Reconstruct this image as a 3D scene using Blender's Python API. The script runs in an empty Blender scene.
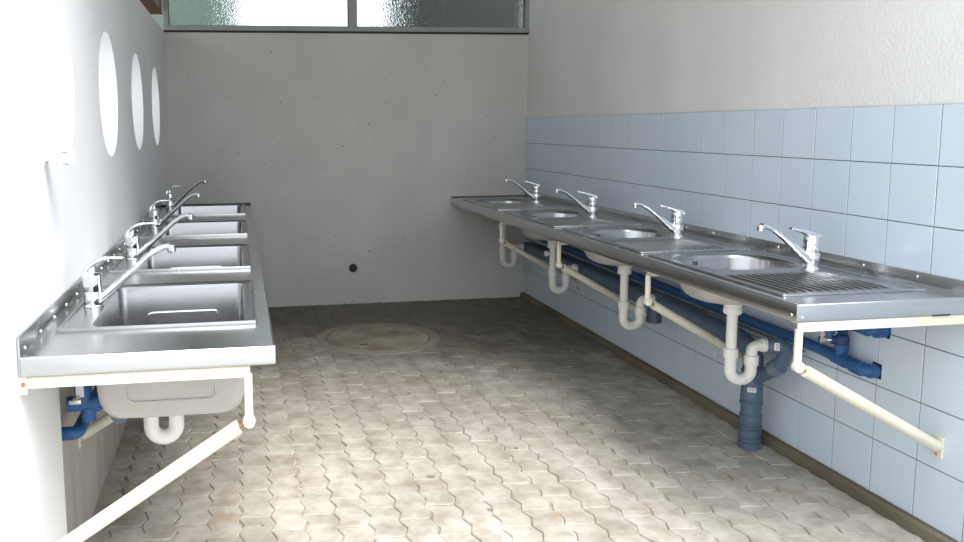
import bpy, bmesh, math, random
from mathutils import Vector, Matrix
random.seed(7)
S = bpy.context.scene
C = S.collection
PI = math.pi

# ------------------------------------------------------------------ room measures (metres)
XL = -2.777          # face of the left wall
YB = 3.97            # face of the back wall
ZR = 0.842           # right worktop height at y=0; it drops slightly towards the back
SLOPE = .0055
def zr(y): return ZR - SLOPE*y
ZL = 0.87            # left worktop height
ZC = 2.72            # ceiling
TOPL = 2.085         # top of the left wall
FRONT = -1.25        # where the side walls stop

# ------------------------------------------------------------------ materials
def new_mat(name):
    m = bpy.data.materials.new(name); m.use_nodes = True
    nt = m.node_tree
    b = nt.nodes['Principled BSDF']
    return m, nt, b
def N(nt, kind, **kw):
    n = nt.nodes.new(kind)
    for k, v in kw.items():
        if k in n.inputs.keys(): n.inputs[k].default_value = v
        else: setattr(n, k, v)
    return n
def link(nt, a, b): nt.links.new(a, b)
def ramp(nt, fac, stops):
    r = nt.nodes.new('ShaderNodeValToRGB')
    el = r.color_ramp.elements
    while len(el) < len(stops): el.new(0.5)
    for e, (p, c) in zip(el, stops):
        e.position = p; e.color = (*c, 1) if len(c) == 3 else c
    link(nt, fac, r.inputs['Fac'])
    return r
def coords(nt, scale=(1,1,1), kind='Object'):
    t = nt.nodes.new('ShaderNodeTexCoord'); m = nt.nodes.new('ShaderNodeMapping')
    m.inputs['Scale'].default_value = scale
    link(nt, t.outputs[kind], m.inputs['Vector'])
    return m.outputs['Vector']
def mix(nt, fac, a, b, mode='MIX'):
    m = nt.nodes.new('ShaderNodeMix'); m.data_type = 'RGBA'; m.blend_type = mode
    for sock, v in ((m.inputs[0], fac), (m.inputs[6], a), (m.inputs[7], b)):
        if hasattr(v, 'is_linked') or hasattr(v, 'links'): link(nt, v, sock)
        elif isinstance(v, (int, float)): sock.default_value = v
        else: sock.default_value = (*v, 1)
    return m.outputs[2]
def bump(nt, b, h, strength=.3, dist=.01, prev=None):
    n = nt.nodes.new('ShaderNodeBump'); n.inputs['Strength'].default_value = strength
    n.inputs['Distance'].default_value = dist
    link(nt, h, n.inputs['Height'])
    if prev: link(nt, prev, n.inputs['Normal'])
    link(nt, n.outputs['Normal'], b.inputs['Normal'])
    return n.outputs['Normal']
def plain(name, col, rough=.5, metal=0., spec=.5, vary=.06, scale=30, bumpy=0.):
    m, nt, b = new_mat(name)
    v = coords(nt)
    n = N(nt, 'ShaderNodeTexNoise', Scale=scale, Detail=4.)
    link(nt, v, n.inputs['Vector'])
    r = ramp(nt, n.outputs['Fac'], [(.3, tuple(c*(1-vary) for c in col)), (.7, tuple(min(1, c*(1+vary)) for c in col))])
    link(nt, r.outputs['Color'], b.inputs['Base Color'])
    b.inputs['Roughness'].default_value = rough; b.inputs['Metallic'].default_value = metal
    b.inputs['Specular IOR Level'].default_value = spec
    if bumpy: bump(nt, b, n.outputs['Fac'], bumpy, .003)
    return m
def steel(name, col, rough, brush=(4,120,120)):
    m, nt, b = new_mat(name)
    v = coords(nt, brush)
    n = N(nt, 'ShaderNodeTexNoise', Scale=3., Detail=6.)
    link(nt, v, n.inputs['Vector'])
    v2 = coords(nt)
    n2 = N(nt, 'ShaderNodeTexNoise', Scale=5., Detail=4.); link(nt, v2, n2.inputs['Vector'])
    r = ramp(nt, n.outputs['Fac'], [(.3, tuple(c*.94 for c in col)), (.7, col)])
    link(nt, r.outputs['Color'], b.inputs['Base Color'])
    rr = nt.nodes.new('ShaderNodeMapRange'); rr.inputs['To Min'].default_value = rough*.75; rr.inputs['To Max'].default_value = rough*1.3
    link(nt, n2.outputs['Fac'], rr.inputs['Value']); link(nt, rr.outputs['Result'], b.inputs['Roughness'])
    b.inputs['Metallic'].default_value = 1
    bump(nt, b, n2.outputs['Fac'], .12, .006)
    return m
M = {}
M['steel'] = steel('brushed steel', (.42,.42,.43), .23)
M['steel_y'] = steel('brushed steel along', (.58,.58,.585), .25, (120,4,120))
M['steel_dull'] = steel('dull steel underside', (.60,.58,.53), .5)
M['coat'] = plain('pale deadening coat', (.44,.42,.385), .45, 0., vary=.10, scale=5)
M['chrome'] = plain('chrome', (.80,.81,.83), .07, 1., vary=.01)
M['dark'] = plain('dark hole', (.012,.013,.012), .6)
M['pvc'] = plain('white pvc', (.78,.765,.72), .38, vary=.04, scale=12)
M['pvc_grey'] = plain('grey rubber seal', (.28,.29,.30), .5)
M['waste'] = plain('blue grey waste pipe', (.085,.125,.185), .42, vary=.1, scale=14)
M['blue'] = plain('blue insulation', (.022,.10,.27), .55, vary=.12, scale=20, bumpy=.2)
M['blue_dark'] = plain('dark blue valve shell', (.015,.045,.15), .5, vary=.15, scale=20)
M['brass'] = plain('nickel fitting', (.62,.58,.52), .25, 1.)
M['sticker'] = plain('sticker', (.8,.8,.78), .5, vary=.02)
M['ink'] = plain('grey print', (.25,.25,.26), .6)
M['rubber'] = plain('black rubber', (.02,.022,.025), .6)
M['white_plastic'] = plain('white plastic', (.82,.83,.86), .35, vary=.02)
M['wood'] = None
# enamelled cream steel with rust spots
def cream():
    m, nt, b = new_mat('cream enamelled steel')
    v = coords(nt)
    n = N(nt, 'ShaderNodeTexNoise', Scale=9., Detail=5.); link(nt, v, n.inputs['Vector'])
    r = ramp(nt, n.outputs['Fac'], [(.3, (.64,.60,.45)), (.65, (.75,.72,.59))])
    n2 = N(nt, 'ShaderNodeTexNoise', Scale=22., Detail=3.); link(nt, v, n2.inputs['Vector'])
    k = ramp(nt, n2.outputs['Fac'], [(.70, (0,0,0)), (.78, (.8,.8,.8))])
    c = mix(nt, k.outputs['Color'], r.outputs['Color'], (.45,.24,.08))
    link(nt, c, b.inputs['Base Color']); b.inputs['Roughness'].default_value = .38
    return m
M['cream'] = cream()
M['rust'] = plain('rusty bolt', (.33,.13,.07), .8, vary=.4, scale=80)
def wood():
    m, nt, b = new_mat('red brown timber')
    v = coords(nt, (18, 1, 18))
    n = N(nt, 'ShaderNodeTexNoise', Scale=2., Detail=5.); link(nt, v, n.inputs['Vector'])
    r = ramp(nt, n.outputs['Fac'], [(.3, (.10,.03,.012)), (.7, (.22,.075,.03))])
    link(nt, r.outputs['Color'], b.inputs['Base Color']); b.inputs['Roughness'].default_value = .6
    return m
M['wood'] = wood()
def concrete(name, c1, c2, pits=True, pit_scale=9, streak=False, rough=.75, grain=.12, pitcol=(.10,.10,.09), nscale=1.3):
    m, nt, b = new_mat(name)
    v = coords(nt)
    n = N(nt, 'ShaderNodeTexNoise', Scale=nscale, Detail=6.); link(nt, v, n.inputs['Vector'])
    r = ramp(nt, n.outputs['Fac'], [(.3, c1), (.7, c2)])
    col = r.outputs['Color']
    fine = N(nt, 'ShaderNodeTexNoise', Scale=120., Detail=4.); link(nt, v, fine.inputs['Vector'])
    if streak:
        vs = coords(nt, (3.5, 3.5, .5)); ns = N(nt, 'ShaderNodeTexNoise', Scale=2.2, Detail=5.); link(nt, vs, ns.inputs['Vector'])
        k = ramp(nt, ns.outputs['Fac'], [(.40, (0,0,0)), (.8, (.4,.4,.4))])
        col = mix(nt, k.outputs['Color'], col, (.16,.13,.09))
    if pits:
        vo = N(nt, 'ShaderNodeTexVoronoi', Scale=float(pit_scale)); link(nt, v, vo.inputs['Vector'])
        # each cell gets its own pit radius; most cells none
        sep = nt.nodes.new('ShaderNodeSeparateColor'); link(nt, vo.outputs['Color'], sep.inputs[0])
        rad = nt.nodes.new('ShaderNodeMapRange'); rad.inputs['From Min'].default_value = .35; rad.inputs['From Max'].default_value = 1
        rad.inputs['To Min'].default_value = 0; rad.inputs['To Max'].default_value = .085
        link(nt, sep.outputs[0], rad.inputs['Value'])
        lt = nt.nodes.new('ShaderNodeMath'); lt.operation = 'LESS_THAN'
        link(nt, vo.outputs['Distance'], lt.inputs[0]); link(nt, rad.outputs['Result'], lt.inputs[1])
        col = mix(nt, lt.outputs[0], col, pitcol)
    link(nt, col, b.inputs['Base Color']); b.inputs['Roughness'].default_value = rough
    b.inputs['Specular IOR Level'].default_value = .3
    bump(nt, b, fine.outputs['Fac'], grain, .004)
    return m
M['back_wall'] = concrete('painted pitted concrete', (.52,.515,.48), (.64,.635,.595), pit_scale=15)
M['left_wall'] = concrete('white painted concrete', (.78,.79,.80), (.86,.86,.86), pit_scale=6)
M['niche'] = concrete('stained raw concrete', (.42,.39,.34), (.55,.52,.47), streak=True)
M['kerb'] = concrete('mossy concrete kerb', (.10,.09,.06), (.25,.22,.15), pit_scale=30, grain=.6)
M['ceiling'] = concrete('ceiling board', (.26,.25,.23), (.32,.31,.29), pits=False)
M['asphalt'] = concrete('pale outdoor paving', (.42,.42,.41), (.52,.52,.51), pits=False)
def plaster():
    m, nt, b = new_mat('rough white plaster')
    v = coords(nt)
    n = N(nt, 'ShaderNodeTexNoise', Scale=2., Detail=3.); link(nt, v, n.inputs['Vector'])
    r = ramp(nt, n.outputs['Fac'], [(.3, (.74,.73,.70)), (.7, (.80,.79,.76))])
    link(nt, r.outputs['Color'], b.inputs['Base Color'])
    f = N(nt, 'ShaderNodeTexNoise', Scale=70., Detail=6.); link(nt, v, f.inputs['Vector'])
    b.inputs['Roughness'].default_value = .85
    bump(nt, b, f.outputs['Fac'], .55, .006)
    return m
M['plaster'] = plaster()
def tile():
    m, nt, b = new_mat('pale blue glazed tile')
    at = nt.nodes.new('ShaderNodeAttribute'); at.attribute_name = 'shade'
    v = coords(nt)
    n = N(nt, 'ShaderNodeTexNoise', Scale=3., Detail=2.); link(nt, v, n.inputs['Vector'])
    r = ramp(nt, at.outputs['Fac'], [(0, (.60,.685,.77)), (1, (.645,.73,.81))])
    c = mix(nt, n.outputs['Fac'], r.outputs['Color'], (.63,.71,.79))
    link(nt, c, b.inputs['Base Color']); b.inputs['Roughness'].default_value = .24
    bump(nt, b, n.outputs['Fac'], .05, .01)
    return m
M['tile'] = tile()
M['grout'] = plain('dark grout', (.10,.11,.13), .9, vary=.3, scale=60)
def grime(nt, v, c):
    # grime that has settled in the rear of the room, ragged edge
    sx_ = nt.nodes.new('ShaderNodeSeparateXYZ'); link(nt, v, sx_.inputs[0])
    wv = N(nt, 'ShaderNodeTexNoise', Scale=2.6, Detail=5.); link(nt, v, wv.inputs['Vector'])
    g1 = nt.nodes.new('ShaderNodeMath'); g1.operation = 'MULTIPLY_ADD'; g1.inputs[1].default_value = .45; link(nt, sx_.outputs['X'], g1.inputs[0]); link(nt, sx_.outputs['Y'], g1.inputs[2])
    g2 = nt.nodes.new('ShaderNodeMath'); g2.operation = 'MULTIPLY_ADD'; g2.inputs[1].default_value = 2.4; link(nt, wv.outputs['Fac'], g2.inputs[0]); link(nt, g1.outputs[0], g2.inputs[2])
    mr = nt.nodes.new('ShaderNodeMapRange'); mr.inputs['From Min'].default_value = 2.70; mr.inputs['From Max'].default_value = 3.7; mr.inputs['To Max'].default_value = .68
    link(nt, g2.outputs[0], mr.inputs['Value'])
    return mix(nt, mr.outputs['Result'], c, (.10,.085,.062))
def joint():
    m, nt, b = new_mat('sand joint'); v = coords(nt)
    n = N(nt, 'ShaderNodeTexNoise', Scale=7., Detail=4.); link(nt, v, n.inputs['Vector'])
    r = ramp(nt, n.outputs['Fac'], [(.3, (.22,.20,.165)), (.7, (.50,.47,.41))])
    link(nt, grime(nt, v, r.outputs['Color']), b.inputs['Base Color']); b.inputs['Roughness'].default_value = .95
    return m
def paver():
    m, nt, b = new_mat('grey concrete paver')
    at = nt.nodes.new('ShaderNodeAttribute'); at.attribute_name = 'shade'
    v = coords(nt)
    big = N(nt, 'ShaderNodeTexNoise', Scale=1.7, Detail=5.); link(nt, v, big.inputs['Vector'])
    mid = N(nt, 'ShaderNodeTexNoise', Scale=9., Detail=6., Roughness=.65); link(nt, v, mid.inputs['Vector'])
    fine = N(nt, 'ShaderNodeTexNoise', Scale=160., Detail=4.); link(nt, v, fine.inputs['Vector'])
    base = ramp(nt, at.outputs['Fac'], [(0, (.40,.37,.325)), (.5, (.46,.43,.38)), (1, (.53,.495,.44))])
    d = ramp(nt, mid.outputs['Fac'], [(.35, (.68,.66,.62)), (.62, (1.05,1.05,1.05))])
    c = mix(nt, 1., base.outputs['Color'], d.outputs['Color'], 'MULTIPLY')
    d2 = ramp(nt, big.outputs['Fac'], [(.35, (.90,.89,.88)), (.65, (1.04,1.04,1.04))])
    c = mix(nt, 1., c, d2.outputs['Color'], 'MULTIPLY')
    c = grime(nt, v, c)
    # small dark blots (moss and gum)
    vo = N(nt, 'ShaderNodeTexVoronoi', Scale=6.5); link(nt, v, vo.inputs['Vector'])
    sep = nt.nodes.new('ShaderNodeSeparateColor'); link(nt, vo.outputs['Color'], sep.inputs[0])
    rad = nt.nodes.new('ShaderNodeMapRange'); rad.inputs['From Min'].default_value = .3; rad.inputs['From Max'].default_value = 1
    rad.inputs['To Min'].default_value = 0; rad.inputs['To Max'].default_value = .11
    link(nt, sep.outputs[0], rad.inputs['Value'])
    wob = nt.nodes.new('ShaderNodeMath'); wob.operation = 'MULTIPLY_ADD'; wob.inputs[1].default_value = .10; wob.inputs[2].default_value = -.05
    link(nt, mid.outputs['Fac'], wob.inputs[0])
    add = nt.nodes.new('ShaderNodeMath'); add.operation = 'ADD'; link(nt, vo.outputs['Distance'], add.inputs[0]); link(nt, wob.outputs[0], add.inputs[1])
    lt = nt.nodes.new('ShaderNodeMath'); lt.operation = 'LESS_THAN'; link(nt, add.outputs[0], lt.inputs[0]); link(nt, rad.outputs['Result'], lt.inputs[1])
    lf = nt.nodes.new('ShaderNodeMath'); lf.operation = 'MULTIPLY'; lf.inputs[1].default_value = .55; link(nt, lt.outputs[0], lf.inputs[0])
    c = mix(nt, lf.outputs[0], c, (.09,.075,.055))
    # rust stains with a shape of their own
    for (sx, sy, rr, colr, st) in ((-2.335,.46,.09,(.36,.235,.13),.6), (-2.34,.66,.08,(.36,.25,.16),.45), (-1.62,.72,.06,(.30,.23,.14),.4), (-1.17,.28,.06,(.36,.26,.16),.5), (-.83,.27,.06,(.36,.26,.16),.5), (-1.48,.26,.06,(.34,.25,.15),.4)):
        vm = nt.nodes.new('ShaderNodeVectorMath'); vm.operation = 'DISTANCE'; vm.inputs[1].default_value = (sx, sy, 0)
        link(nt, v, vm.inputs[0])
        a = nt.nodes.new('ShaderNodeMath'); a.operation = 'MULTIPLY_ADD'; a.inputs[1].default_value = .30
        link(nt, mid.outputs['Fac'], a.inputs[0]); link(nt, vm.outputs['Value'], a.inputs[2])
        k = ramp(nt, a.outputs[0], [(.12+rr*.2, (st,)*3), (.14+rr, (0,0,0))])
        c = mix(nt, k.outputs['Color'], c, colr)
    link(nt, c, b.inputs['Base Color'])
    b.inputs['Roughness'].default_value = .8; b.inputs['Specular IOR Level'].default_value = .25
    bump(nt, b, fine.outputs['Fac'], .25, .003)
    return m
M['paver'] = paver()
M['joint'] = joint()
M['manhole'] = concrete('worn concrete cover', (.20,.165,.11), (.44,.40,.32), pit_scale=26, grain=.4, nscale=4.5)
M['manhole_ring'] = concrete('dark concrete ring', (.24,.22,.18), (.36,.33,.28), pit_scale=26, grain=.4)
M['window_frame'] = plain('grey green window frame', (.30,.33,.31), .45, vary=.04)
M['outer_dark'] = concrete('dark backdrop', (.015,.018,.017), (.03,.034,.032), pits=False)  # this and the next colour the slabs added behind the window
M['outer_green'] = concrete('grey green backdrop', (.09,.12,.105), (.12,.155,.135), pits=False)
def frosted():
    m, nt, b = new_mat('frosted pattern glass')
    v = coords(nt)
    n = N(nt, 'ShaderNodeTexVoronoi', Scale=95.); link(nt, v, n.inputs['Vector'])
    b.inputs['Base Color'].default_value = (.80,.86,.84,1)
    b.inputs['Transmission Weight'].default_value = 1; b.inputs['Roughness'].default_value = .12
    b.inputs['IOR'].default_value = 1.3
    bump(nt, b, n.outputs['Distance'], .55, .008)
    return m
M['glass'] = frosted()

# ------------------------------------------------------------------ mesh helpers
def finish(name, bm, mats, parent=None, smooth=None, loc=None):
    me = bpy.data.meshes.new(name)
    bmesh.ops.remove_doubles(bm, verts=bm.verts, dist=1e-6)
    bmesh.ops.recalc_face_normals(bm, faces=bm.faces)
    if smooth is not None:
        for f in bm.faces: f.smooth = True
        for e in bm.edges:
            if len(e.link_faces) == 2 and e.calc_face_angle(0) > math.radians(smooth): e.smooth = False
    bm.to_mesh(me); bm.free()
    if not isinstance(mats, (list, tuple)): mats = [mats]
    for m in mats: me.materials.append(m)
    o = bpy.data.objects.new(name, me); C.objects.link(o)
    if parent: o.parent = parent
    if loc: o.location = loc
    return o
def box(bm, x0, x1, y0, y1, z0, z1, bev=0, seg=2, mi=0):
    b2 = bmesh.new()
    vs = [b2.verts.new((x, y, z)) for x in (x0, x1) for y in (y0, y1) for z in (z0, z1)]
    for f in ((0,1,3,2),(4,6,7,5),(0,4,5,1),(2,3,7,6),(0,2,6,4),(1,5,7,3)): b2.faces.new([vs[i] for i in f])
    if bev: bmesh.ops.bevel(b2, geom=list(b2.edges), offset=bev, segments=seg, affect='EDGES', profile=.6)
    merge(bm, b2, mi)
def merge(bm, b2, mi=0, mat=None):
    if mat is not None: bmesh.ops.transform(b2, matrix=mat, verts=b2.verts)
    mp = {v: bm.verts.new(v.co) for v in b2.verts}
    for f in b2.faces:
        try: g = bm.faces.new([mp[v] for v in f.verts]); g.material_index = mi; g.smooth = f.smooth
        except ValueError: pass
    b2.free()
def lathe(bm, prof, mat=None, seg=24, cap=True, mi=0):
    """profile of (radius, z) spun round z"""
    b2 = bmesh.new(); rings = []
    for r, z in prof:
        rings.append([b2.verts.new((r*math.cos(2*PI*i/seg), r*math.sin(2*PI*i/seg), z)) for i in range(seg)] if r > 1e-6 else [b2.verts.new((0,0,z))])
    for a, b in zip(rings, rings[1:]):
        for i in range(seg):
            j = (i+1) % seg
            if len(a) == 1 and len(b) == 1: continue
            if len(a) == 1: b2.faces.new((a[0], b[i], b[j]))
            elif len(b) == 1: b2.faces.new((a[i], b[0], a[j]))
            else: b2.faces.new((a[i], b[i], b[j], a[j]))
    if cap:
        for r in (rings[0], rings[-1]):
            if len(r) > 2: b2.faces.new(r)
    merge(bm, b2, mi, mat)
def fillet(pts, r, n=7):
    pts = [Vector(p) for p in pts]
    if r <= 0 or len(pts) < 3: return pts
    out = [pts[0]]
    for a, b, c in zip(pts, pts[1:], pts[2:]):
        u = (a-b); v = (c-b); lu, lv = u.length, v.length; u.normalize(); v.normalize()
        ang = u.angle(v)
        if ang > 3.1: out.append(b); continue
        t = min(r/math.tan(ang/2), lu*.499, lv*.499); rr = t*math.tan(ang/2)
        cen = b + (u+v).normalized()*(rr/math.sin(ang/2))
        p0 = b+u*t; p1 = b+v*t; d0 = p0-cen; d1 = p1-cen; th = d0.angle(d1)
        for i in range(n+1):
            s = i/n
            out.append(cen + (d0*math.sin((1-s)*th)+d1*math.sin(s*th))/math.sin(th) if th > 1e-4 else p0)
    out.append(pts[-1]); return out
def tube(bm, pts, rad, seg=14, bend=0, cap=True, mi=0, flat=1., n=7, radii=None):
    P = fillet(pts, bend, n)
    if radii is None: R = [rad]*len(P)
    else:
        L = [0]
        for a, b in zip(P, P[1:]): L.append(L[-1]+(b-a).length)
        R = []
        for l in L:
            t = l/L[-1]*(len(radii)-1); i = min(int(t), len(radii)-2); R.append(radii[i]+(radii[i+1]-radii[i])*(t-i))
    tan = []
    for i in range(len(P)):
        a = P[max(i-1,0)]; b = P[min(i+1,len(P)-1)]; tan.append((b-a).normalized())
    up = Vector((0,0,1)) if abs(tan[0].z) < .9 else Vector((0,1,0))
    nrm = tan[0].cross(up).normalized(); b2 = bmesh.new(); rings = []
    for i, p in enumerate(P):
        if i:
            q = tan[i-1].rotation_difference(tan[i]); nrm = (q @ nrm).normalized()
        bn = tan[i].cross(nrm)
        rings.append([b2.verts.new(p + nrm*R[i]*math.cos(2*PI*k/seg) + bn*R[i]*flat*math.sin(2*PI*k/seg)) for k in range(seg)])
    for a, b in zip(rings, rings[1:]):
        for k in range(seg): j = (k+1)%seg; b2.faces.new((a[k], b[k], b[j], a[j]))
    if cap: b2.faces.new(rings[0]); b2.faces.new(rings[-1])
    merge(bm, b2, mi)
def ax(a, b):
    """matrix taking the z axis onto the line a->b, origin at a"""
    a, b = Vector(a), Vector(b)
    return Matrix.Translation(a) @ Vector((0,0,1)).rotation_difference((b-a).normalized()).to_matrix().to_4x4()
def collar(bm, a, b, r, seg=20, mi=0, ch=.0015):
    L = (Vector(b)-Vector(a)).length
    lathe(bm, [(r-ch,0),(r,ch),(r,L-ch),(r-ch,L)], ax(a,b), seg, mi=mi)
def rrect(cx, cy, hx, hy, r, n=6):
    out = []
    for (sx, sy, a0) in ((1,1,0),(-1,1,90),(-1,-1,180),(1,-1,270)):
        for i in range(n+1):
            a = math.radians(a0+90*i/n)
            out.append((cx+sx*(hx-r)+r*math.cos(a), cy+sy*(hy-r)+r*math.sin(a)))
    return out
def loft(bm, loops, mi=0, cap0=False, cap1=False, mat=None):
    b2 = bmesh.new(); rs = [[b2.verts.new(p) for p in L] for L in loops]
    for a, b in zip(rs, rs[1:]):
        n = len(a)
        for i in range(n): b2.faces.new((a[i], b[i], b[(i+1)%n], a[(i+1)%n]))
    if cap0: b2.faces.new(rs[0])
    if cap1: b2.faces.new(rs[-1])
    merge(bm, b2, mi, mat)
def ray_rect(cx, cy, ang, x0, x1, y0, y1):
    dx, dy = math.cos(ang), math.sin(ang); t = 1e9
    if dx > 1e-9: t = min(t, (x1-cx)/dx)
    if dx < -1e-9: t = min(t, (x0-cx)/dx)
    if dy > 1e-9: t = min(t, (y1-cy)/dy)
    if dy < -1e-9: t = min(t, (y0-cy)/dy)
    return cx+dx*t, cy+dy*t
def hole_angles(cx, cy, x0, x1, y0, y1, n=48):
    a = [2*PI*i/n for i in range(n)] + [math.atan2(y-cy, x-cx) % (2*PI) for x in (x0,x1) for y in (y0,y1)]
    a = sorted(a); out = []
    for t in a:
        if not out or t-out[-1] > 1e-4: out.append(t)
    return out

def structure(o): o['kind'] = 'structure'; return o
def thing(name, label, cat, loc=(0,0,0), group=None, rz=0):
    o = bpy.data.objects.new(name, None); C.objects.link(o); o.empty_display_size = .1
    o.location = loc; o.rotation_euler = (0,0,rz)
    o['label'] = label; o['category'] = cat
    if group: o['group'] = group
    return o
def tag(o, label, cat, group=None):
    o['label'] = label; o['category'] = cat
    if group: o['group'] = group
    return o
def dup(root, loc, label=None, rz=None):
    r = root.copy(); C.objects.link(r); r.location = loc
    if rz is not None: r.rotation_euler = (0,0,rz)
    if label: r['label'] = label
    for ch in [c for c in bpy.data.objects if c.parent == root]:
        c = ch.copy(); C.objects.link(c); c.parent = r
        for g in [x for x in bpy.data.objects if x.parent == ch]:
            d = g.copy(); C.objects.link(d); d.parent = c
    return r

# ================================================================== THE SETTING
MH = (-1.388, 2.885)      # manhole
# ---- floor: interlocking zigzag pavers laid in staggered columns over a sand bed
def build_floor():
    bm = bmesh.new(); sh = bm.faces.layers.float.new('shade')
    W, L, A = .1125, .225, .0095
    def zig(t):          # t along one paver 0..1
        return A*(1 - abs(((t*2) % 1)*2-1)*2)      # -A at 0,.5,1 ; +A at .25,.75
    x_right = -.041
    ncol = 26
    for i in range(ncol):
        x1 = x_right - i*W; x0 = x1 - W
        y = FRONT - (.1125 if i % 2 else 0) + (.018 if (i//2) % 2 else 0)
        k = 0
        while y < YB + .05:
            cx, cy = (x0+x1)/2, y+L/2
            if math.hypot(cx-MH[0], cy-MH[1]) > .285:
                g = .0022
                out = []
                ns = 4
                for j in range(ns+1):              # near edge left->right with a slight wave
                    t = j/ns; out.append((x0 - A + W*t, y + .0055*math.sin(2*PI*t)))
                for t in (.25,.5,.75): out.append((x1 + zig(t), y+L*t))
                for j in range(ns, -1, -1):
                    t = j/ns; out.append((x0 - A + W*t, y+L + .0055*math.sin(2*PI*t)))
                for t in (.75,.5,.25): out.append((x0 + zig(t), y+L*t))
                hz = random.uniform(-.0016, .0016); tx = random.uniform(-.012,.012); ty = random.uniform(-.006,.006)
                def ring(ins, z):
                    kx = (W/2-ins)/(W/2); ky = (L/2-ins)/(L/2)
                    R = []
                    for (px, py) in out:
                        dx, dy = (px-cx)*kx, (py-cy)*ky
                        R.append(bm.verts.new((cx+dx, cy+dy, z + dx*tx + dy*ty)))
                    return R
                r0, r1, r2 = ring(g, -.012), ring(g, -.0035+hz), ring(g+.0032, hz)
                s = min(1, max(0, random.gauss(.5,.17)))
                n = len(out)
                for a, b in ((r0,r1),(r1,r2)):
                    for q in range(n):
                        f = bm.faces.new((a[q], a[(q+1)%n], b[(q+1)%n], b[q])); f[sh] = s
                f = bm.faces.new(r2); f[sh] = s
            y += L; k += 1
    # bed between the blocks
    vs = [bm.verts.new(p) for p in ((-2.97,FRONT-.2,-.0062),(.0,FRONT-.2,-.0062),(.0,YB+.02,-.0062),(-2.97,YB+.02,-.0062))]
    f = bm.faces.new(vs); f.material_index = 1
    me = bpy.data.meshes.new('floor'); bm.normal_update(); bm.to_mesh(me); bm.free()
    me.materials.append(M['paver']); me.materials.append(M['joint'])
    o = bpy.data.objects.new('floor', me); C.objects.link(o); structure(o)
build_floor()
# ground outside the open front and beyond the left wall
bm = bmesh.new()
box(bm, -14, 12, -16, 16, -.30, -.03)
structure(finish('ground', bm, M['asphalt']))
# ---- right wall: plaster above, tiles below
bm = bmesh.new()
box(bm, 0, .2, FRONT, YB+.2, -.03, ZC)
structure(finish('wall_right', bm, M['plaster']))
bm = bmesh.new()
sh = bm.faces.layers.float.new('shade')
T = .2; gap = .0017; zt = 1.44; th = .008
box(bm, -.0055, .001, FRONT, YB, .04, zt-.001, mi=1)
ny0 = int(math.floor(FRONT/T)); 
for r in range(7):
    for k in range(ny0, int(YB/T)+1):
        y0 = max(k*T, FRONT)+gap; y1 = min((k+1)*T, YB)-gap; z1 = zt-r*T-gap; z0 = zt-(r+1)*T+gap
        if y1-y0 < .01: continue
        b = .0016; jx = random.uniform(-.0006, .0006)
        outer = [(y0,z0),(y1,z0),(y1,z1),(y0,z1)]; inner = [(y0+b,z0+b),(y1-b,z0+b),(y1-b,z1-b),(y0+b,z1-b)]
        A_ = [bm.verts.new((-.002, y, z)) for y, z in outer]; B_ = [bm.verts.new((-th+.001+jx, y, z)) for y, z in outer]; D_ = [bm.verts.new((-th+jx, y, z)) for y, z in inner]
        s = random.random()
        for P_, Q_ in ((A_,B_),(B_,D_)):
            for i in range(4):
                f = bm.faces.new((P_[i],P_[(i+1)%4],Q_[(i+1)%4],Q_[i])); f[sh] = s
        f = bm.faces.new(D_); f[sh] = s
structure(finish('trim_1', bm, [M['tile'], M['grout']]))
# kerb strip under the tiles
bm = bmesh.new(); box(bm, -.037, .0, FRONT, YB, -.02, .036, .004)
structure(finish('baseboard_right', bm, M['kerb']))
# ---- back wall with the strip window above it
bm = bmesh.new(); box(bm, -2.98, .2, YB, YB+.2, -.03, 2.086, .003)
structure(finish('wall_back', bm, M['back_wall']))
wx0, wx1 = XL+.002, .006
bm = bmesh.new()
wy0, wy1 = YB-.012, YB+.05
box(bm, wx0, wx1, wy0-.012, wy1, 2.094, 2.131, .003)
box(bm, wx0, wx1, wy0, wy1, ZC-.05, ZC, .003)
for a, b in ((wx0, wx0+.037), (wx1-.037, wx1), (-1.415,-1.352)): box(bm, a, b, wy0, wy1, 2.128, ZC-.045, .003)
win = structure(finish('window_1', bm, M['window_frame']))
def pane(x0, x1):
    bm = bmesh.new(); box(bm, x0, x1, YB+.016, YB+.022, 2.125, ZC-.045)
    finish('glass_pane', bm, M['glass'], win)
pane(wx0+.03, -1.41); pane(-1.357, wx1-.03)
bm = bmesh.new()
for x0, x1 in ((wx0+.037, -1.415), (-1.352, wx1-.037)):
    for a in (0,):
        box(bm, x0, x1, YB+.004, YB+.015, 2.129, 2.1335); box(bm, x0, x0+.005, YB+.004, YB+.015, 2.13, ZC-.05); box(bm, x1-.005, x1, YB+.004, YB+.015, 2.13, ZC-.05)
finish('glazing_gasket', bm, M['rubber'], win)
for x in (-2.66, -1.86, -1.10, -.13):
    bm = bmesh.new(); box(bm, x-.02, x+.02, wy0-.017, wy0-.011, 2.103, 2.114, .002); finish('drain_cap', bm, M['pvc_grey'], win)
bm = bmesh.new(); box(bm, XL, .0, YB-.012, YB+.05, 2.080, 2.0945, .001)
structure(finish('trim_2', bm, M['dark']))
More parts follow.
